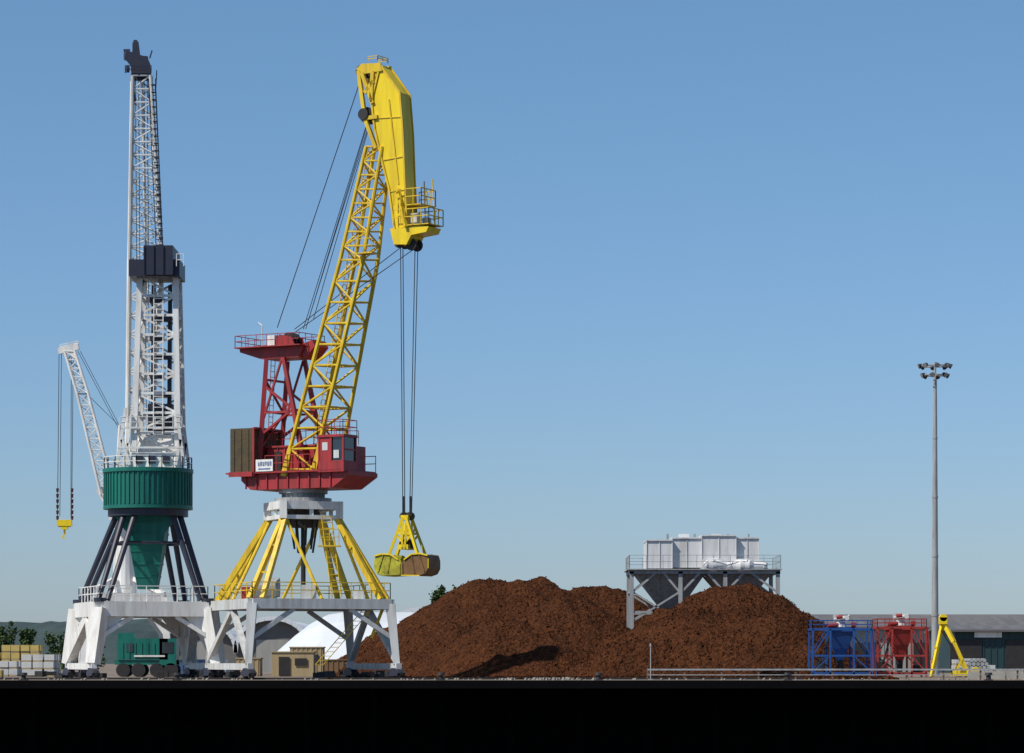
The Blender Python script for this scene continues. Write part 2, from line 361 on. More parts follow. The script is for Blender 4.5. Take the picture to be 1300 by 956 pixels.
for q in Q0: p.beam(q-ZUP*.4,q+(MIDQ[0]-Q0[0]).normalized()*1.4,.4,.4,.25,.25)
a=UP(466,322,-1.1); p.box(a,(1.3,.9,.07),Uu); p.rail([a+Uu*.6-Vv*.4,a-Uu*.6-Vv*.4],.9,.6,.03)
p.ladder(Q0[0].lerp(Q0[3],.5)+Uu*.9,(Q1[0].lerp(Q1[3],.5)),Vv,.45)
p.done()
p=Part('fly_jib_box',YELB,yc)
poly=[(489,84),(514,119),(518,170),(520,225),(523,288),(508,298),(500,240),(490,200),(482,165),(478,130)]
A=[UP(x,y,0) for x,y in poly]
p.prism(A,Vv*1.1); p.done()
p=Part('fly_jib_flanges',YEL,yc)
for v in (-.6,.6):
    pp=[UP(x,y,0)+Vv*v for x,y in poly]
    for i in range(len(pp)):
        a,b=pp[i],pp[(i+1)%len(pp)]; p.beam(a,b,.12,.07,up=Vv)
    p.beam(UP(500,128,0)+Vv*v*.96,UP(512,235,0)+Vv*v*.96,.09,.06,up=Vv)
    for (x1,y1,x2,y2) in ((482,152,517,150),(493,205,519,200),(500,245,521,242)): p.beam(UP(x1,y1,0)+Vv*v*.955,UP(x2,y2,0)+Vv*v*.955,.05,.05,up=Vv)
    r1=[UP(x,y,0)+Vv*v for x,y in ((459,90),(466,83),(490,82),(492,92),(468,96))]; p.prism(r1,Vv*.1)
    for (x1,y1,x2,y2) in ((462,92,470,152),(466,94,480,133),(470,152,486,150),(470,152,484,190),(480,92,478,132),(470,120,481,105)):
        p.beam(UP(x1,y1,0)+Vv*v,UP(x2,y2,0)+Vv*v,.24,.2,up=Vv)
for (x,y) in ((462,92),(470,152),(480,92)): p.beam(UP(x,y,0)-Vv*.6,UP(x,y,0)+Vv*.6,.18,.18)
a=UP(474,80,0); p.rail([a-Vv*.6,a+Uu*.7-Vv*.6,a+Uu*.7+Vv*.6,a+Vv*.6],.3,.5,.03)
p.done()
p=Part('jib_sheaves',DRK,yc)
for v in (-.3,.3): p.disc(UP(462,91,0)+Vv*v,Vv,.38,.12); p.disc(UP(469,147,0)+Vv*v,Vv,.5,.14)
for v in (-.72,.72): p.disc(UP(469,147,0)+Vv*v,Vv,.36,.12)
for x,y in ((511,308),(526,311)):
    for v in (-.35,.35): p.disc(UP(x,y,0)+Vv*v,Vv,.38,.12)
p.done()
p=Part('tip_platform',YELB,yc)
p.prism([UP(503,292,0),UP(540,288,0),UP(552,289,0),UP(549,296,0),UP(530,300,0),UP(524,312,0),UP(508,312,0)],Vv*1.5)
p.done()
p=Part('tip_railing',YEL,yc)
t0=UP(523,288,0)
for zz_,l in ((0,1.75),(1.25,1.2)):
    a=t0+ZUP*zz_
    p.box(a+Uu*l/2,(l,1.7,.06),Uu); p.rail([a-Vv*.85,a+Uu*l-Vv*.85,a+Uu*l+Vv*.85,a+Vv*.85],1.0,.5,.04)
    p.rail([a-Vv*.85-Uu*.3,a-Vv*.85-Uu*.8],1.0,.5,.04)
p.tube(t0+Uu*1.2+Vv*.8,t0+Uu*1.0+Vv*.8+ZUP*3.0,.04); p.tube(t0+Uu*.5+Vv*.8,t0+Uu*.4+Vv*.8+ZUP*2.9,.04)
p.beam(UP(505,240,-.6),UP(515,288,-.9),.2,.2)
p.done()
p=Part('tip_machinery',WHT2,yc); p.box(t0+Uu*.5-Vv*.3+ZUP*.4,(.5,.5,.7),Uu); p.box(t0+Uu*.9+Vv*.3+ZUP*.3,(.4,.4,.45),Uu); p.done()
p=Part('ropes',CABLE,yc)
for dv in (-.25,.25): p.tube(UP(460,95,dv),UP(352,416,dv),.03,n=5)
for dx in (0,3): p.tube(UP(467+dx,156,-.3),UP(392+dx*2,405,-.3),.025,n=5); p.tube(UP(466+dx,156,.3),UP(385+dx,418,.3),.025,n=5)
p.tube(UP(526,316,0),UP(366,428,0),.028,n=5); p.tube(UP(509,314,.3),UP(374,418,.3),.028,n=5)
GX=517
for x1,x2 in ((508.5,511.5),(511.5,514),(527,520),(530.5,522.5)):
    p.tube(UP(x1,312,-.2),UP(x2,656,-.2),.03,n=5)
p.done()
p=Part('rope_sockets',DRK,yc)
for x2 in (512,521): p.tube(UP(x2,630,-.2),UP(x2,652,-.2),.07,n=6)
p.done()
# grab
gc=UP(GX,0,0); gc.z=0; zt=CH+(HY-655)*gc.y/F
GU=V(.94,-.34,0);GV=V(.34,.94,0)
def G(u,v,z): return gc+GU*u+GV*v+ZUP*(zt+z)
p=Part('grab_frame',YELB,yc)
p.box(G(0,0,-.12),(.5,1.0,.3),GU); p.box(G(0,0,-1.95),(.6,1.3,.3),GU)
for v in (-.55,.55):
    for s in (-1,1):
        p.beam(G(.12*s,v*.8,-.1),G(.95*s,v*1.2,-2.4),.17,.17)
        p.beam(G(.12*s,v*.8,-.1),G(.1*s,v*1.2,-2.0),.11,.11)
        p.beam(G(.25*s,v,-.8),G(.12*s,v*1.1,-1.5),.1,.1)
        p.beam(G(.5*s,v,-1.2),G(-.1*s,v,-1.9),.1,.1)
    p.beam(G(-.45,v,-1.1),G(.45,v,-1.1),.12,.12)
p.done()
p=Part('grab_sheaves',DRK,yc); p.disc(G(-.2,0,-.02),GV,.26,.3); p.disc(G(.2,0,-.02),GV,.26,.3); p.disc(G(-.15,0,-1.75),GV,.3,.5); p.disc(G(.2,0,-1.75),GV,.3,.5); p.done()
pl=[(.03,-3.68),(.03,-3.0),(.2,-2.75),(.7,-2.42),(1.25,-2.38),(1.72,-2.5),(1.8,-2.8),(1.8,-3.3),(1.62,-3.6),(1.25,-3.73)]
for s,m,nm in ((-1,OLV,'grab_shell_near'),(1,BRNG,'grab_shell_far')):
    p=Part(nm,m,yc)
    for v in (-1.0,1.0): p.prism([G(s*a,v,z) for a,z in pl],GV*.07)
    bk=[(1.74,-2.5),(1.83,-2.8),(1.83,-3.3),(1.65,-3.63),(1.25,-3.76),(.03,-3.71)]
    for a,b in zip(bk,bk[1:]): p.prism([G(s*a[0],0,a[1]),G(s*b[0],0,b[1]),G(s*(b[0]-.06),0,b[1]+.06),G(s*(a[0]-.06),0,a[1]+.06)],GV*1.96)
    for v in (-1.06,1.06):
        for a,b in (((.09,-3.0),(.09,-3.65)),((.7,-2.5),(.9,-3.6)),((1.2,-2.45),(1.55,-3.5))): p.beam(G(s*a[0],v,a[1]),G(s*b[0],v,b[1]),.05,.08)
    p.done()
p=Part('grab_rim',YELB,yc)
v=-1.08
for s in (-1,1):
    p.beam(G(s*1.78,v,-2.5),G(s*1.25,v,-2.38),.06,.09); p.beam(G(s*1.25,v,-2.38),G(s*.7,v,-2.42),.06,.09); p.beam(G(s*.7,v,-2.42),G(s*.2,v,-2.75),.06,.08)
p.beam(G(.03,v,-3.72),G(1.25,v,-3.75),.06,.07); p.beam(G(1.82,v,-2.7),G(1.82,v,-3.3),.06,.06)
p.done()
# ================================================================= WHITE / GREEN CRANE
D=205.0
wx=(188-650)*D/F
wc=root('harbor_crane',V(wx,D,0)); WC=V(wx,D,0)
def zz(py,d=D): return CH+(HY-py)*d/F
top,cs=portal(wc,(wx-.35,D),(-2.2,-4.45),zz(765),.95,WHT,1.16,1.0,.7,.7)
p=Part('platform_railing',WHT,wc); p.rail(top,1.0,1.0,.04,True); p.done()
p=Part('portal_gussets',WHT,wc)
for i in range(4):
    t=top[i]-ZUP*.95
    for nb in (top[(i+1)%4],top[(i-1)%4]):
        d=(nb-top[i]).normalized(); p.prism([t+d*.3,t+d*1.5,t+d*.4-ZUP*1.3],d.cross(ZUP)*.2)
p.done()
p=Part('pyramid_legs',NAVY,wc)
for i in range(4):
    t=top[i]
    for nb in (top[(i+1)%4],top[(i-1)%4]):
        d=(nb-t).normalized(); a=WC+cs[i].normalized()*2.5+d*.6+ZUP*zz(650)
        p.tube(a,t+d*.5+ZUP*.1,.2,.17,n=10)
    p.tube(WC+cs[i].normalized()*2.9+ZUP*zz(690),(WC+cs[(i+1)%4].normalized()*2.9+ZUP*zz(690)),.09,n=8)
    p.disc(t+ZUP*.1,ZUP,.4,.25,12)
p.tube(WC+ZUP*zz(656),WC+ZUP*zz(647),2.6,n=40)
p.done()
p=Part('green_drum',GRN,wc)
R0=2.82
p.tube(WC+ZUP*zz(645),WC+ZUP*zz(600),R0,n=56)
for k in range(56):
    t=2*math.pi*k/56; o=V(math.cos(t),math.sin(t),0)*(R0+.02); p.box(WC+o+ZUP*(zz(622)),(.09,.1,zz(602)-zz(642)),o)
p.tube(WC+ZUP*zz(601),WC+ZUP*(zz(596)),R0+.12,n=56); p.tube(WC+ZUP*zz(647),WC+ZUP*(zz(643)),R0+.08,n=56)
q=lambda py,hw,o=0:[WC+V(sx*hw+o,sy*hw,zz(py)) for sx,sy in ((1,1),(-1,1),(-1,-1),(1,-1))]
p.loft(q(690,1.15),q(650,1.3)); p.loft(q(748,.62),q(689.9,1.1))
for zpy in (664,678,700,716,732):
    h={664:1.29,678:1.24,700:1.04,716:.92,732:.78}[zpy]; p.box(WC+ZUP*zz(zpy),(h*2,h*2,.1))
for s in (-1,1): p.prism([WC+V(s*.75,-1.2,zz(690)),WC+V(s*1.2,-1.2,zz(652)),WC+V(s*2.2,-1.2,zz(652))],V(0,.1,0))
p.done()
p=Part('drum_railing',WHT,wc); ng=22
p.rail([WC+V(math.cos(2*math.pi*k/ng)*2.85,math.sin(2*math.pi*k/ng)*2.85,zz(596)) for k in range(ng)],.75,.9,.035,True); p.done()
p=Part('machinery_house',WHT,wc)
def quad(pl,pr,py,d0,d1):
    a=P(pl,py,D);b=P(pr,py,D); return [V(a.x,d0,a.z),V(b.x,d0,a.z),V(b.x,d1,a.z),V(a.x,d1,a.z)]
p.loft(quad(167,230,596,203.6,207.5),quad(170,227,576,203.8,207.3)); p.loft(quad(176,222,575.9,204.4,207),quad(178,220,552,204.8,206.7))
for (x1,y1,x2,y2) in ((163,520,152,592),(228,528,236,592),(158,560,168,592),(232,560,226,592)):
    for dd in (203.6,207): p.beam(V(P(x1,y1,D).x,dd,zz(y1)),V(P(x2,y2,D).x,dd,zz(y2)),.2,.2)
for y1,a,b in ((545,157,233),(570,153,236)):
    p.beam(V(P(a,y1,D).x,203.55,zz(y1)),V(P(b,y1,D).x,203.55,zz(y1)),.12,.12)
p.rail([V(P(155,0,D).x,203.5,zz(545)),V(P(234,0,D).x,203.5,zz(545))],.7,.6,.03)
p.done()
p=Part('house_openings',NAVY,wc); 
for x in (180,196,214): p.box(V(P(x,0,D).x,203.62,zz(585)),(.45,.2,.5))
p.done()
p=Part('tower',WHT,wc)
T0=quad(172,228,575,204.0,207.2);T1=quad(179,224,352,204.4,206.8)
for a,b in zip(T0,T1): p.beam(a,b,.40,.40,.34,.34)
n=9
for i in range(n):
    f0,f1=i/n,(i+1)/n
    for k in (0,1,2,3):
        l=(k+1)%4
        a=T0[k].lerp(T1[k],f0);b=T0[l].lerp(T1[l],f1);a2=T0[l].lerp(T1[l],f0);b2=T0[k].lerp(T1[k],f1)
        if i%2: p.beam(a,b,.13,.13)
        else: p.beam(a2,b2,.13,.13)
        p.beam(b,b2,.16,.16)
p.ladder(V(P(203,0,D).x,203.9,zz(560)),V(P(203,0,D).x,204.2,zz(360)),(1,0,0),.6,r=.045)
p.done()
p=Part('tower_pipes',NAVY,wc)
for x in (192,213): p.tube(V(P(x,0,D).x,205.8,zz(560)),V(P(x+1,0,D).x,206.0,zz(360)),.15,n=8)
for i in range(8): p.box(V(P(198+(i%2)*8,0,D).x,205.6,zz(380+i*24)),(.9,.6,.35))
p.box(V(P(203,0,D).x,205.6,zz(530)),(1.6,1.0,1.8))
p.done()
p=Part('lever_ballast',NAVY,wc)
p.loft(quad(187,223,353,203.2,207.6),quad(187,223,316,203.2,207.6))
p.loft(quad(167,231,354,203.5,207),quad(167,231,333,203.5,207))
for x in (187,199,211,223): p.box(V(P(x,0,D).x,203.15,zz(334)),(.06,.06,1.8))
p.done()
p=Part('ballast_brackets',WHT,wc)
p.rail([P(224,338,203),P(233,338,203)],.8,.5,.03)
for y in range(360,520,22): p.beam(P(227,y,205),P(231,y-12,205),.07,.07); p.beam(P(226,y,205),P(231,y-12,205),.06,.06)
p.done()
p=Part('lattice_jib',WHT,wc)
def jq(pl,pr,py,dc,dp): 
    return [P(pl,py,dc-dp),P(pr,py,dc-dp),P(pr-1,py,dc+dp),P(pl+1,py,dc+dp)]
J0=jq(161,190,590,208.6,.8);J1=jq(164,206,330,208.5,.8);J2=jq(168,191,96,206.5,.45)
p.lattice(J0,J1,11,.15,.06); p.lattice(J1,J2,14,.14,.06)
p.tube(P(186,330,208.5),P(180,98,206.5),.09)
p.done()
p=Part('jib_ladder',NAVY,wc)
p.ladder(P(203,325,207.5),P(193,100,206),(1,0,0),.45,r=.035)
for i in range(24):
    f=i/23; a=P(205,320,207.4).lerp(P(195,108,205.9),f); p.box(a,(.3,.4,.04)); 
p.tube(P(207,320,207.4),P(197,108,205.9),.03,n=4)
p.rail([P(198,112,206),P(199,95,206)],.3,.3)
p.done()
p=Part('jib_head',NAVY,wc)
h=lambda x,y,d=206.5:P(x,y,d)
for dd in (206.1,206.9):
    p.prism([h(167,97,dd),h(192,97,dd),h(191,82,dd),h(187,72,dd),h(178,70,dd),h(176,54,dd),h(169,54,dd),h(168,66,dd),h(160,66,dd),h(158,74,dd),h(166,84,dd)],V(0,.12,0))
for (x,y,r,t) in ((161,70,.36,.28),(172,58,.3,.3),(184,78,.36,.3),(162,88,.22,.2),(179,86,.34,.3)): p.disc(h(x,y),V(1,.35,0),r,t,18)
p.beam(h(172,70),h(172,51),.22,.22); p.beam(h(157,64),h(165,64),.15,.15); p.rail([h(159,93,205.8),h(192,93,205.8)],.5,.5,.035)
p.beam(h(168,97),h(170,130),.2,.2);p.beam(h(191,97),h(190,125),.18,.18); p.beam(h(166,100),h(194,100),.2,.25)
p.tube(h(190,74),h(193,64),.05,n=5)
p.done()
p=Part('ropes',CABLE,wc)
for x in (172,176,183,187): p.tube(h(x,92),P(x+3,560,208),.03,n=4)
p.done()
# ================================================================= SMALL WHITE CRANE (behind)
d3=262.0
sc=root('harbor_crane',V((158-650)*d3/F,d3,0)); SC=Vector(sc.location)
p=Part('lattice_jib',WHT,sc)
def sq(pl,pr,py,dp,dc=d3): return [P(pl,py,dc-dp),P(pr,py,dc-dp),P(pr,py,dc+dp),P(pl,py,dc+dp)]
p.lattice(sq(128,146,628,.9),sq(98,112,500,.7),9,.12,.06); p.lattice(sq(98,112,500,.7),sq(82,95,446,.4),5,.12,.06)
p.beam(P(74,446,d3),P(100,440,d3),.4,.5); p.beam(P(84,440,d3),P(96,455,d3),.8,.4); p.rail([P(76,443,d3),P(100,438,d3)],.35,.5,.035)
p.beam(P(128,620,d3),P(150,655,d3),1.2,.8)
p.lattice(sq(146,172,640,1.2),sq(152,160,540,.4),6,.12,.06)
p.beam(P(156,660,d3),P(156,735,d3),1.2,1.2)
p.loft(sq(138,186,660,1.6),sq(138,190,632,1.6)); 
p.done()
sp,_=portal(sc,(SC.x,SC.y),(-2.6,-3.6),zz(755,d3),.6,WHT,1.1,.6,.5)
p=Part('column',WHT,sc)
for i in range(4): p.beam(V(SC.x*.75+sp[i].x*.25,SC.y*.75+sp[i].y*.25,zz(735,d3)),sp[i],.35,.35)
p.tube(SC+ZUP*(sp[0].z),SC+ZUP*zz(660,d3),1.0,.8,n=16)
p.done()
p=Part('ropes',CABLE,sc)
for x,xb in ((75,73),(78,76),(93,91),(90.5,90)): p.tube(P(x,448,d3),P(xb,655,d3),.035,n=4)
for x in (99,102): p.tube(P(x,446,d3),P(x+52,545,d3),.03,n=4)
p.tube(P(110,500,d3),P(156,545,d3),.03,n=4)
p.done()
p=Part('rope_weights',mat('dark_red_rubber',(.08,.015,.012),.7),sc)
for x in (73,91.5):
    for k in range(6): p.tube(P(x,620+k*7,d3),P(x,625+k*7,d3),.13,.09,n=8)
p.done()
p=Part('hook_block',YELB,sc)
p.box(P(82,664,d3),(1.2,.6,.5)); p.prism([P(76,660,d3),P(88,660,d3),P(86,672,d3),P(78,672,d3)],V(0,.5,0)); p.beam(P(82,672,d3),P(82,678,d3),.15,.15); p.beam(P(82,678,d3),P(79,682,d3),.12,.12); p.beam(P(74,668,d3),P(90,668,d3),.15,.15)
p.beam(P(79,682,d3),P(83,684,d3),.1,.1)
p.done()
# ================================================================= GREEN MOBILE MACHINE
d4=226.0
gm=root('material_handler',V((187-650)*d4/F,d4,0)); g0=Vector(gm.location)
p=Part('body',GRN,gm)
p.box(g0+V(-.2,0,2.0),(3.6,2.4,1.5)); p.box(g0+V(1.6,-.2,1.8),(1.2,2.0,1.9)); p.box(g0+V(0,0,1.05),(4.4,2.2,.35)); p.box(g0+V(-1.4,-.4,2.95),(1.2,1.2,.4))
for k in range(6): p.box(g0+V(-1.6+.45*k,-1.22,1.9),(.06,.06,1.1))
p.done()
p=Part('cab_windows',GLS,gm); p.box(g0+V(1.6,-1.22,2.1),(.8,.03,.8)); p.box(g0+V(-1.1,-1.23,2.1),(.5,.03,.6)); p.done()
p=Part('trim',WHT,gm); p.box(g0+V(.3,-1.26,1.5),(2.2,.04,.12)); p.done()
p=Part('wheels',DRK,gm)
for x in (-1.6,-.5,.8,1.8):
    for y in (-1.0,1.0): p.disc(g0+V(x,y,.5),V(0,1,0),.5,.4,18)
p.done()
# ================================================================= BULK HOPPER
d5=240.0
bh=root('bulk_hopper',V((890-650)*d5/F,d5,0))
def H(px,py,dy=0): q=P(px,py,d5); return V(q.x,d5+dy,q.z)
BIN=mat('galvanised_bin_sheet',(0.66,0.67,0.68),0.5,c2=(0.36,0.35,0.33),scale=0.7,amt=0.7,streak=True)
def hb(part,x1,x2,y1,y2,dy0,dy1):
    a=H(x1,y1);b=H(x2,y2); part.box(((a.x+b.x)/2,d5+(dy0+dy1)/2,(a.z+b.z)/2),(b.x-a.x,dy1-dy0,a.z-b.z))
p=Part('bins',BIN,bh)
hb(p,819,851,688,723,-3,2.9);hb(p,851.2,888,685,722,-2.7,2.8);hb(p,888.2,931,682,712,-2.95,2.7);hb(p,931.2,960,685,711,-2.6,2.6)
for x1,x2,y1,y2,f in ((819,851,688,723,-3),(851.2,888,685,722,-2.7),(888.2,931,682,712,-2.95),(931.2,960,685,711,-2.6)):
    hb(p,x1-.6,x2+.4,y1-1,y1+.6,f-.1,2.75)
    for k in (0,.5,1): hb(p,x1+(x2-x1)*k-.35,x1+(x2-x1)*k+.35,y1+1,y2,f-.05,f+.1)
for x in (862,903): hb(p,x,x+12,678.5,684,-1,1)
p.prism([H(888,711,-2.9),H(960,711,-2.9),H(972,724,-2.9),H(888,724,-2.9)],V(0,.2,0))
p.done()
p=Part('vent_pipes',GRY,bh)
for x in (846,880,922,948): p.tube(H(x,690,-1.5),H(x,679,-1.5),.09,n=8)
p.done()
p=Part('dust_bag',mat('white_tarp',(0.72,.72,.72),.7,c2=(.5,.5,.48)),bh,True)
rn=random.Random(4)
prev=None
for k in range(15):
    a=H(890+k*5.7,719+rn.uniform(-1,1),-3.3+rn.uniform(-.05,.05)); r=.40+.13*math.sin(k*.9)+rn.uniform(-.05,.05)
    if k in (0,14): r=.2
    rg=[a+V(0,math.cos(t)*r*.7,math.sin(t)*r) for t in [2*math.pi*i/14 for i in range(14)]]
    if prev: p.loft(prev,rg,cap=k in(1,14))
    prev=rg
p.done()
p=Part('funnels',GRY,bh)
def fq(x1,x2,py,h): return [H(x1,py,-h),H(x2,py,-h),H(x2,py,h),H(x1,py,h)]
p.loft(fq(845,857,782,.5),fq(806,893,729,2.7)); p.loft(fq(925,937,782,.5),fq(897,976,729,2.7))
p.loft(fq(847,855,792,.35),fq(847,855,781,.35)); 
for (x1,x2,y,h) in ((817,882,742,2.1),(830,871,760,1.3),(908,963,745,2.0)): p.loft(fq(x1-1,x2+1,y+1.2,h+.1),fq(x1-1,x2+1,y,h+.1))
p.done()
p=Part('support_frame',GRY,bh)
for x in (800,861,917,983):
    for dy in (-3.2,3.2): p.beam(V(H(x,0).x,d5+dy,0),H(x,727,dy),.3,.3)
for dy in (-3.2,3.2):
    p.beam(H(797,727,dy),H(986,727,dy),.3,.35)
    for a,b in ((802,830),(859,840),(981,950),(863,885),(915,895),(919,940)): p.beam(H(a,752,dy),H(b,729,dy),.16,.16)
    p.beam(H(800,790,dy),H(861,752,dy),.14,.14);p.beam(H(861,790,dy),H(800,752,dy),.14,.14); p.beam(H(800,778,dy),H(861,778,dy),.18,.18)
for x in (800,861,917,983): p.beam(H(x,727.2,-3.2),H(x,727.2,3.2),.28,.3); 
p.beam(H(800,752,-3.2),H(800,752,3.2),.15,.15)
p.box(H(891,724.5,0),(11.6,7.2,.08))
p.done()
p=Part('walkway_railing',GRY,bh); p.rail([H(797,723.5,-3.6),H(986,723.5,-3.6),H(986,723.5,3.6),H(797,723.5,3.6)],1.0,1.3,.025,True); p.done()
# ================================================================= LIGHT MAST
d6=252.0
lm=root('floodlight_mast',V((1187-650)*d6/F,d6,0)); l0=Vector(lm.location)
p=Part('pole',GRY,lm,False); ztp=zz(482,d6); p.tube(l0,l0+ZUP*ztp,.30,.15,n=16); p.tube(l0,l0+ZUP*1.2,.36,.34,n=16); p.tube(l0+ZUP*ztp,l0+ZUP*(ztp+1.4),.1,n=8); 
for k in range(1,5): p.tube(l0+ZUP*(ztp*k/5),l0+ZUP*(ztp*k/5+.15),.33-.03*k,n=16)
p.done()
p=Part('head_frame',GRY,lm)
for z,r in ((.35,.95),(1.1,1.1)):
    for k in range(12):
        t=k*math.pi/6;t2=(k+1)*math.pi/6; p.tube(l0+V(math.cos(t)*r,math.sin(t)*r,ztp+z),l0+V(math.cos(t2)*r,math.sin(t2)*r,ztp+z),.045,n=5)
    for k in range(4): t=k*math.pi/2+.4; p.tube(l0+ZUP*(ztp+z),l0+V(math.cos(t)*r,math.sin(t)*r,ztp+z),.04,n=5)
p.done()
p=Part('floodlights',DRK,lm); q=Part('floodlight_lenses',GRY,lm)
for z,r,nn,o in ((.35,1.0,6,.2),(1.1,1.2,8,0)):
    for k in range(nn):
        t=2*math.pi*k/nn+o; dr=V(math.cos(t),math.sin(t),-.55).normalized(); c=l0+V(math.cos(t)*r,math.sin(t)*r,ztp+z)
        p.tube(c-dr*.18,c+dr*.12,.11,.22,n=10); q.tube(c+dr*.12,c+dr*.15,.2,n=10)
p.done();q.done()
# ================================================================= MOBILE HOPPERS (blue, red)
def feeder(px1,px2,m,dd,topm,ytop=800):
    cx=((px1+px2)/2-650)*dd/F; r=root('loading_hopper',V(cx,dd,0)); c=Vector(r.location); w=(px2-px1)*dd/F/2; z1=zz(ytop,dd)
    p=Part('frame',m,r)
    for sx in (-1,-.4,.4,1):
        for sy in (-1,1): p.beam(c+V(sx*w,sy*1.3,.05),c+V(sx*w*.98,sy*1.3,z1),.13,.13)
    for sy in (-1.3,1.3):
        for z in (.3,z1): p.beam(c+V(-w,sy,z),c+V(w,sy,z),.13,.15)
        p.beam(c+V(-w,sy,1.5),c+V(w,sy,1.5),.10,.12)
        for a,b in ((-1,-.4),(1,.4)): p.beam(c+V(a*w,sy,.35),c+V(b*w,sy,1.5),.08,.08); p.beam(c+V(a*w,sy,1.5),c+V(b*w,sy,z1),.08,.08)
    for sx in (-1,-.4,.4,1):
        p.beam(c+V(sx*w,-1.3,z1-.01),c+V(sx*w,1.3,z1-.01),.12,.12)
    fr=lambda z,h:[c+V(sx*h,sy*h*.9,z) for sx,sy in((1,1),(-1,1),(-1,-1),(1,-1))]
    p.loft(fr(1.15,.22),fr(z1-.15,.9)); p.loft(fr(z1-.15,.95),fr(z1+.15,.95))
    p.rail([c+V(-w,-1.35,z1+.05),c+V(w,-1.35,z1+.05),c+V(w,1.35,z1+.05),c+V(-w,1.35,z1+.05)],.55,.9,.03,True)
    p.ladder(c+V(w+.3,-1.4,0),c+V(w+.05,-1.4,z1),(0,1,0),.4)
    p.done()
    p=Part('rotary_head',topm,r); q=c+V(0,-.2,z1+.15)
    p.tube(q,q+ZUP*.35,.45,.3,n=14); p.tube(q+V(-.45,0,.5),q+V(.4,0,.62),.2,.16,n=12); p.tube(q+V(.3,0,.5),q+V(.6,-.2,.8),.08,n=8); p.box(q+V(-.3,0,.75),(.35,.3,.2)); p.disc(q+V(.45,-.2,.6),V(.3,1,0),.18,.3,14)
    p.done()
    p=Part('drive_motor',RD2,r); p.tube(c+V(-.9,-.9,z1+.25),c+V(-.2,-.9,z1+.3),.14,n=10); p.box(c+V(.8,-1,z1+.3),(.3,.3,.3)); p.tube(c+V(-.3,-.6,z1+.8),c+V(.1,-.6,z1+.85),.13,n=10); p.done()
    p=Part('chute',DRK,r); p.tube(c+V(0,0,1.25),c+V(0,0,.4),.25,.2,n=12); p.box(c+V(-w*.7,0,.75),(.5,.6,.7)); p.box(c+V(w*.7,.2,.6),(.5,.6,.5)); p.tube(c+V(-w*.9,-1.2,1.3),c+V(-w*.3,-1.1,.6),.05,n=6); p.tube(c+V(-w*.7,-.3,1.0),c+V(-w*.3,-.4,z1),.06,n=6); p.done()
feeder(1029,1104,BLU,214,WHT2,799); feeder(1111,1173,RD2,216,WHT2,797)
d7=212.0
r=root('lifting_tripod',V((1205-650)*d7/F,d7,0))
p=Part('legs',YELB,r); ap=P(1197,789,d7)
def f7(x,dy,z=.1): return V((x-650)*d7/F,d7+dy,z)
for x,dy in ((1180,-.8),(1186,1.0)): p.beam(ap,f7(x,dy),.2,.24,.16,.16)
for dy in (-.7,.7):
    k=P(1211,815,d7+dy*.8); p.beam(ap,k,.24,.26); p.beam(k,f7(1230,dy),.22,.24,.16,.16); p.beam(f7(1208,dy,.25),f7(1238,dy,.25),.2,.22)
    p.beam(f7(1210,dy,.25),P(1222,836,d7+dy),.12,.12)
p.beam(P(1211,815,d7-.6),P(1211,815,d7+.6),.14,.14); p.beam(P(1188,822,d7-.5),P(1186,822,d7+.6),.12,.12); p.box(ap+ZUP*.05,(.5,.7,.45)); p.disc(ap+ZUP*.25,V(0,1,0),.25,.7,16)
p.disc(f7(1236,-.9,.45),V(0,1,0),.3,.3,16); p.box(f7(1224,0,.42),(.7,1.0,.35)); p.done()
p=Part('hydraulic_rams',DRK,r); p.tube(P(1195,800,d7-.4),P(1216,835,d7-.4),.05,n=8); p.tube(P(1195,798,d7),P(1183,842,d7),.05,n=8); p.done()
# ================================================================= RAIL BARRIER + POST
gr=root('guard_rail',V((1060-650)*191/F,191,0))
p=Part('rails',GRY,gr); xs=[(x-650)*191/F for x in range(822,1370,47)]
RB=Part('posts',mat('rusty_steel',(0.16,.1,.07),.8,c2=(.08,.04,.03)),gr)
x0,x1=xs[0],xs[-1]
p.beam((x0,191,.62),(x1,191,.62),.08,.1); p.beam((x0,191,.3),(x1,191,.3),.05,.05)
for x in xs: RB.beam((x,191.06,0),(x,191.06,.7),.1,.1)
p.done();RB.done()
r=root('marker_post',V((826-650)*189/F,189,0)); p=Part('post',GRY,r); c=Vector(r.location); p.tube(c,c+ZUP*2.0,.035,n=8); p.tube(c+ZUP*2.0,c+ZUP*2.2,.06,n=8); p.box(c+ZUP*.03,(.3,.3,.06)); p.done()
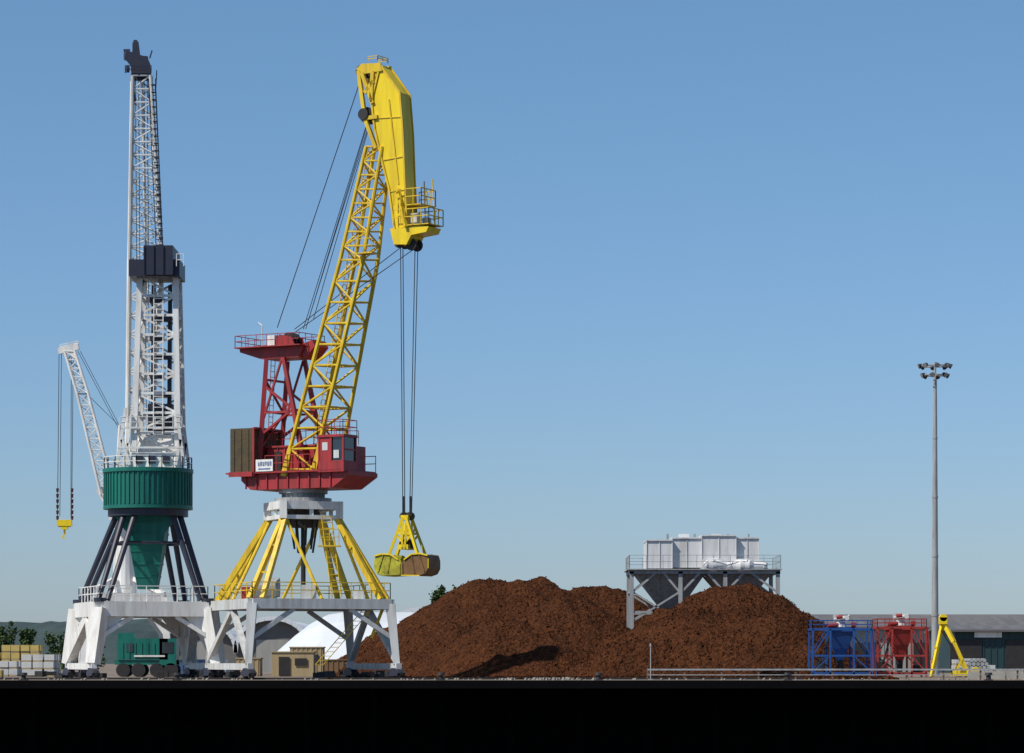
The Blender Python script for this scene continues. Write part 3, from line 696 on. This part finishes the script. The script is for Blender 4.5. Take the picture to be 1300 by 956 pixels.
# ================================================================= BUILDINGS
RF=mat('warehouse_roof_sheet',(0.11,0.105,.105),.7,c2=(.17,.155,.15),scale=.12,amt=.9)
RF2=mat('weathered_rooflight',(0.15,0.145,.14),.6,c2=(.12,.11,.11),scale=.5,amt=.9)
TEAL=mat('dark_teal_cladding',(0.015,.045,.05),.6,c2=(.03,.06,.06),scale=.3)
PALE=mat('pale_cladding',(0.30,.30,.28),.7,c2=(.18,.16,.13),scale=.3,streak=True)
TENT=mat('white_roof_membrane',(0.62,.65,.68),.6,c2=(.42,.45,.47),scale=.15)
BEI=mat('beige_paint',(0.40,.31,.17),.7,c2=(.24,.17,.10),scale=.6,streak=True)
def wb(name,px1,px2,dd,depth,yeave,yridge,wallm,roofm,bays=12):
    xa=(px1-650)*dd/F;xb=(px2-650)*dd/F;r=root(name,V((xa+xb)/2,dd,0));ze=zz(yeave,dd)
    zr=CH+(HY-yridge)*(dd+depth/2)/F
    p=Part('walls',wallm,r); p.box(((xa+xb)/2,dd+depth/2,ze/2),(xb-xa,depth,ze)); 
    n=int((xb-xa)/.6)
    for i in range(n): p.box((xa+(i+.5)*(xb-xa)/n,dd-.03,ze/2),(.12,.06,ze-.02))
    p.prism([V(xa,dd+.02,ze),V(xa,dd+depth-.02,ze),V(xa,dd+depth/2,zr-.05)],V(.2,0,0)); p.prism([V(xb,dd+.02,ze),V(xb,dd+depth-.02,ze),V(xb,dd+depth/2,zr-.05)],V(.2,0,0)); p.done()
    p=Part('roof',roofm,r)
    p.loft([V(xa-.5,dd-.6,ze-.1),V(xa-.5,dd+depth/2,zr),V(xa-.5,dd+depth/2,zr+.18),V(xa-.5,dd-.6,ze+.12)],[V(xb+.5,dd-.6,ze-.1),V(xb+.5,dd+depth/2,zr),V(xb+.5,dd+depth/2,zr+.18),V(xb+.5,dd-.6,ze+.12)])
    p.loft([V(xa-.5,dd+depth+.6,ze-.1),V(xa-.5,dd+depth/2,zr-.01),V(xa-.5,dd+depth/2,zr+.17),V(xa-.5,dd+depth+.6,ze+.12)],[V(xb+.5,dd+depth+.6,ze-.1),V(xb+.5,dd+depth/2,zr-.01),V(xb+.5,dd+depth/2,zr+.17),V(xb+.5,dd+depth+.6,ze+.12)])
    p.box(((xa+xb)/2,dd-.65,ze),(xb-xa+1,.15,.16))
    p.done()
    sk=Part('rooflights',RF2,r)
    for i in range(bays):
        x=xa+(i+.5)*(xb-xa)/bays; sk.loft([V(x-.4,dd+1,ze+.12+(zr-ze)*.09+.05),V(x+.4,dd+1,ze+.12+(zr-ze)*.09+.05),V(x+.4,dd+1.2,ze+.12+(zr-ze)*.09),V(x-.4,dd+1.2,ze+.12+(zr-ze)*.09)],[V(x-.4,dd+depth*.4,ze+.2+(zr-ze)*.8+.08),V(x+.4,dd+depth*.4,ze+.2+(zr-ze)*.8+.08),V(x+.4,dd+depth*.4,ze+.2+(zr-ze)*.8),V(x-.4,dd+depth*.4,ze+.2+(zr-ze)*.8)])
    sk.done()
    dr=Part('doors',DRK,r)
    for i in range(0,bays,3): x=xa+(i+.6)*(xb-xa)/bays; dr.box((x,dd-.09,1.6),(3,.06,3.2))
    dr.done(); return r
wb('long_warehouse',1006,1420,345,26,797,782,PALE,RF,16)
wb('dark_shed',1212,1400,300,18,801,796,TEAL,RF,8)
r=root('wall_sign',V((1255-650)*299.5/F,299.6,0)); p=Part('panel',WHT,r); p.box((Vector(r.location).x,299.75,zz(806,300)),(2.6,.08,.5)); p.done()
dv=330.0
vr=root('vaulted_warehouse',V((400-650)*dv/F,dv,0))
p=Part('vault_roofs',TENT,vr,False); wl=Part('end_walls',mat('shed_wall',(0.12,.12,.12),.8,c2=(.2,.17,.14),scale=.4),vr); dr=Part('roller_doors',PALE,vr); rb=Part('vault_rims',TENT,vr)
for (a,b,yt) in ((205,300,790),(300,392,785),(392,484,779),(484,582,774)):
    xa=(a-650)*dv/F;xb=(b-650)*dv/F;zt_=zz(yt,dv);zs=2.0;N=16;hw=(xb-xa)/2;cx=(xa+xb)/2
    arc=[(cx-hw*math.cos(math.pi*k/N),zs+(zt_-zs)*math.sin(math.pi*k/N)**.8) for k in range(N+1)]
    for k in range(N):
        (x1,z1),(x2,z2)=arc[k],arc[k+1]
        p.loft([V(x1,dv-.8,z1),V(x2,dv-.8,z2),V(x2,dv-.8,z2-.2),V(x1,dv-.8,z1-.2)],[V(x1,dv+40,z1),V(x2,dv+40,z2),V(x2,dv+40,z2-.2),V(x1,dv+40,z1-.2)])
        rb.beam(V(x1,dv-.85,z1),V(x2,dv-.85,z2),.2,.45)
    wl.prism([V(x,dv,z-.25) for x,z in arc]+[V(xb,dv,0),V(xa,dv,0)],V(0,.2,0))
    dr.box((cx,dv-.15,1.7),(3.4,.08,3.4))
p.done();wl.done();dr.done();rb.done()
r=root('storage_tent',V((490-650)*290/F,290,0)); p=Part('membrane',TENT,r)
xa=(345-650)*290/F;xb=(590-650)*290/F;pr=[(290,1.2),(292,3.2),(295,4.8),(299,5.6),(303,5.85),(308,4.8),(312,1.2)]
N=12
def tx(i,side): return xa+(xb-xa)*i/N
for i in range(N):   # membrane sags between frames, hipped left end
    for (y1,z1),(y2,z2) in zip(pr,pr[1:]):
        f=lambda k,z: 1.2+(z-1.2)*min(1,math.sin(min(1,(k+.6)/4.5)*math.pi/2))
        X1,X2=tx(i,0),tx(i+1,0); p.loft([V(X1,y1,f(i,z1)),V(X1,y2,f(i,z2)),V(X1,y2,f(i,z2)-.08),V(X1,y1,f(i,z1)-.08)],[V(X2,y1,f(i+1,z1)),V(X2,y2,f(i+1,z2)),V(X2,y2,f(i+1,z2)-.08),V(X2,y1,f(i+1,z1)-.08)])
p.done(); p=Part('tent_walls',PALE,r); p.box(((xa+xb)/2,290.1,.6),(xb-xa-.1,.15,1.2))
p.prism([V(xb-.1,y,z-.1) for y,z in pr]+[V(xb-.1,312,0),V(xb-.1,290,0)],V(.1,0,0)); p.box((xa+.1,301,.6),(.15,21.5,1.2))
p.done()
def container(name,px1,px2,ytop,dd,m,dep=2.4,door=True,ribs=True):
    xa=(px1-650)*dd/F;xb=(px2-650)*dd/F;z=zz(ytop,dd);r=root(name,V((xa+xb)/2,dd,0))
    p=Part('body',m,r);p.box(((xa+xb)/2,dd+dep/2,z/2),(xb-xa,dep,z-.02))
    if ribs:
        n=max(3,int((xb-xa)/.35))
        for i in range(n): p.box((xa+(i+.5)*(xb-xa)/n,dd-.02,z/2),(.12,.05,z-.2))
    p.box(((xa+xb)/2,dd+dep/2,z+.02),(xb-xa+.14,dep+.14,.08)); p.done()
    if door:
        q=Part('openings',DRK,r); q.box((xa+(xb-xa)*.3,dd-.07,z*.42),(.8,.04,z*.78)); q.box((xa+(xb-xa)*.7,dd-.07,z*.6),(.9,.04,z*.3)); q.done()
container('site_office',345,398,828,232,BEI,ribs=False); container('site_office',368,410,822,246,BEI); container('shipping_container',300,330,836,236,BEI,door=False)
container('shipping_container',412,452,838,240,mat('dull_brown',(.20,.12,.06),.7),door=False)
container('shipping_container',228,262,838,240,mat('dull_blue',(.05,.1,.2),.6),door=False)
BLK=mat('wrapped_pallet',(.55,.56,.55),.6,c2=(.32,.32,.32)); YBL=mat('yellow_pallet',(.5,.38,.12),.7,c2=(.25,.18,.06))
def stack(name,px1,px2,rows,cols,dd,m,bw=1.1,bhh=.7,seed=0):
    xa=(px1-650)*dd/F;r=root(name,V(xa,dd,0));p=Part('packs',m,r);q=Part('pallets',BEI,r);rn=random.Random(seed)
    n=int((px2-px1)*dd/F/bw)
    for i in range(n):
        for k in range(rows if rn.random()>.25 else rows-1):
            for j in range(cols):
                x=xa+(i+.5)*bw+rn.uniform(-.04,.04); p.box((x,dd+j*1.2+rn.uniform(-.05,.05),k*(bhh+.12)+.12+bhh/2),(bw*.9,1.0,bhh)); q.box((x,dd+j*1.2,k*(bhh+.12)+.06),(bw*.86,.95,.1))
    p.done();q.done()
stack('palletized_goods',0,30,3,3,236,BLK,.7,.45,1);stack('palletized_goods',28,76,3,3,228,BLK,.8,.42,2);stack('palletized_goods',-10,56,4,2,262,YBL,.8,.5,3)
stack('palletized_goods',-30,14,1,2,215,YBL,.8,.4,5);stack('palletized_goods',262,300,2,3,250,BLK,.8,.5,6)
stack('palletized_goods',1212,1266,3,2,238,WHT2,.5,.3,9);stack('palletized_goods',1268,1310,1,2,236,PALE,.9,.4,11)
r=root('pipe_stack',V((1240-650)*226/F,226,0)); p=Part('pipes',GRY,r)
for k in range(5):
    for i in range(8-k): X=Vector(r.location).x-1.1+(i+k*.5)*.3; p.tube((X,225,.15+k*.26),(X+.3,231,.15+k*.26),.14,n=10)
p.done()
r=root('concrete_barrier',V((1225-650)*200/F,200,0)); p=Part('blocks',mat('weathered_concrete',(.28,.26,.23),.9,c2=(.14,.12,.09)),r)
for x in range(1240,1330,24):
    X=(x-650)*200/F; p.prism([V(X,199.7,0),V(X,199.85,.5),V(X,200.0,.5),V(X,200.3,0)],V(1.1,0,0))
p.done()
r=root('scrap_equipment',V((470-650)*205/F,205,0)); p=Part('pieces',DRK,r); rn=random.Random(3)
for k in range(50):
    px=rn.choice([rn.uniform(50,130),rn.uniform(200,330),rn.uniform(400,500)]);dd=rn.uniform(207,222);x=(px-650)*dd/F
    p.box((x,dd,rn.uniform(.1,.3)),(rn.uniform(.2,1.0),.4,rn.uniform(.2,.5)),(math.cos(k),math.sin(k),0))
p.done()
# ================================================================= VEGETATION + HILLS
LEAF=mat('foliage_leaves',(.055,.085,.03),.8,c2=(.02,.035,.015),scale=.6,amt=1,spec=.1); BARK=mat('bark',(.08,.06,.04),.9)
def crown(p,c,rx,rz,n,sz,rn):
    cl=[(Vector((rn.gauss(0,.42)*rx,rn.gauss(0,.42)*rx,rn.uniform(-1,1)*rz)),rn.uniform(.25,.5)*rx) for _ in range(max(8,n//40))]
    for k in range(n):
        o,rr=cl[k%len(cl)]; taper=1-.65*max(0,o.z/rz)
        q=c+V(o.x*taper,o.y*taper,o.z)+V(rn.gauss(0,1),rn.gauss(0,1),rn.gauss(0,1))*rr*.55
        a=V(rn.uniform(-1,1),rn.uniform(-1,1),rn.uniform(-1,1)).normalized();b=a.orthogonal().normalized(); i=len(p.v)
        p.v+=[q+a*sz,q+b*sz*.7,q-a*sz,q-b*sz*.7];p.f.append((i,i+1,i+2,i+3))
rn=random.Random(5); dt=430.0
for (px,pt,wd) in ((552,751,5.5),(561,745,5.5),(570,750,5.5),(578,744,6),(586,749,5)):
    x=(px-650)*dt/F; zt2=zz(pt,dt); dd=dt+rn.uniform(-4,4); r=root('poplar_tree',V(x,dd,0))
    p=Part('trunk',BARK,r); p.tube((x,dd,0),(x,dd,zt2*.85),.3,.06,n=8)
    for k in range(8): t=k*2.4; z=2+k*.9; p.tube((x,dd,z),(x+math.cos(t)*.8,dd+math.sin(t)*.8,z+1.4),.09,.03,n=5)
    p.done(); p=Part('leaves',LEAF,r); crown(p,V(x,dd,zt2*.56),1.0,zt2*.43,1600,.2,rn); p.done()
p=Part('tree_row',LEAF)
for k in range(19):
    px=rn.uniform(-30,40) if k<12 else rn.uniform(50,120); dd=rn.uniform(400,470); zt2=zz(rn.uniform(784,806) if px<40 else rn.uniform(803,815),dd); x=(px-650)*dd/F
    p.tube((x,dd,0),(x,dd,zt2*.6),.25,.1,n=6); crown(p,V(x,dd,zt2*.55),rn.uniform(.8,1.4),zt2*.42,600,.2,rn)
p.done()
HM=mat('hazy_wooded_hill',(.055,.08,.08),.95,c2=(.035,.055,.06),scale=.03,amt=1,spec=0.05)  # bluish distance haze mixed into the hill's base colour
me=bpy.data.meshes.new('hill');vs=[];fs=[];NX,NY=260,14
for j in range(NY+1):
    for i in range(NX+1):
        x=-420+i*3.0;y=1500+j*20; env=max(0,1-max(0,(x+190))/170) if x>-190 else 1
        h=(23+3.0*noise.noise(V(x*.01,3,0)))*env**.6*math.sin(math.pi*min(1,j/NY*1.0))**.7+1.3*noise.noise(V(x*.12,y*.1,2))*(1 if 0<j<NY else 0)
        vs.append((x,y,max(h,-.5)))
for j in range(NY):
    for i in range(NX): a=j*(NX+1)+i;fs.append((a,a+1,a+NX+2,a+NX+1))
me.from_pydata(vs,[],fs);me.materials.append(HM);o=bpy.data.objects.new('hill',me);scn.collection.objects.link(o)
bpy.context.view_layer.update()
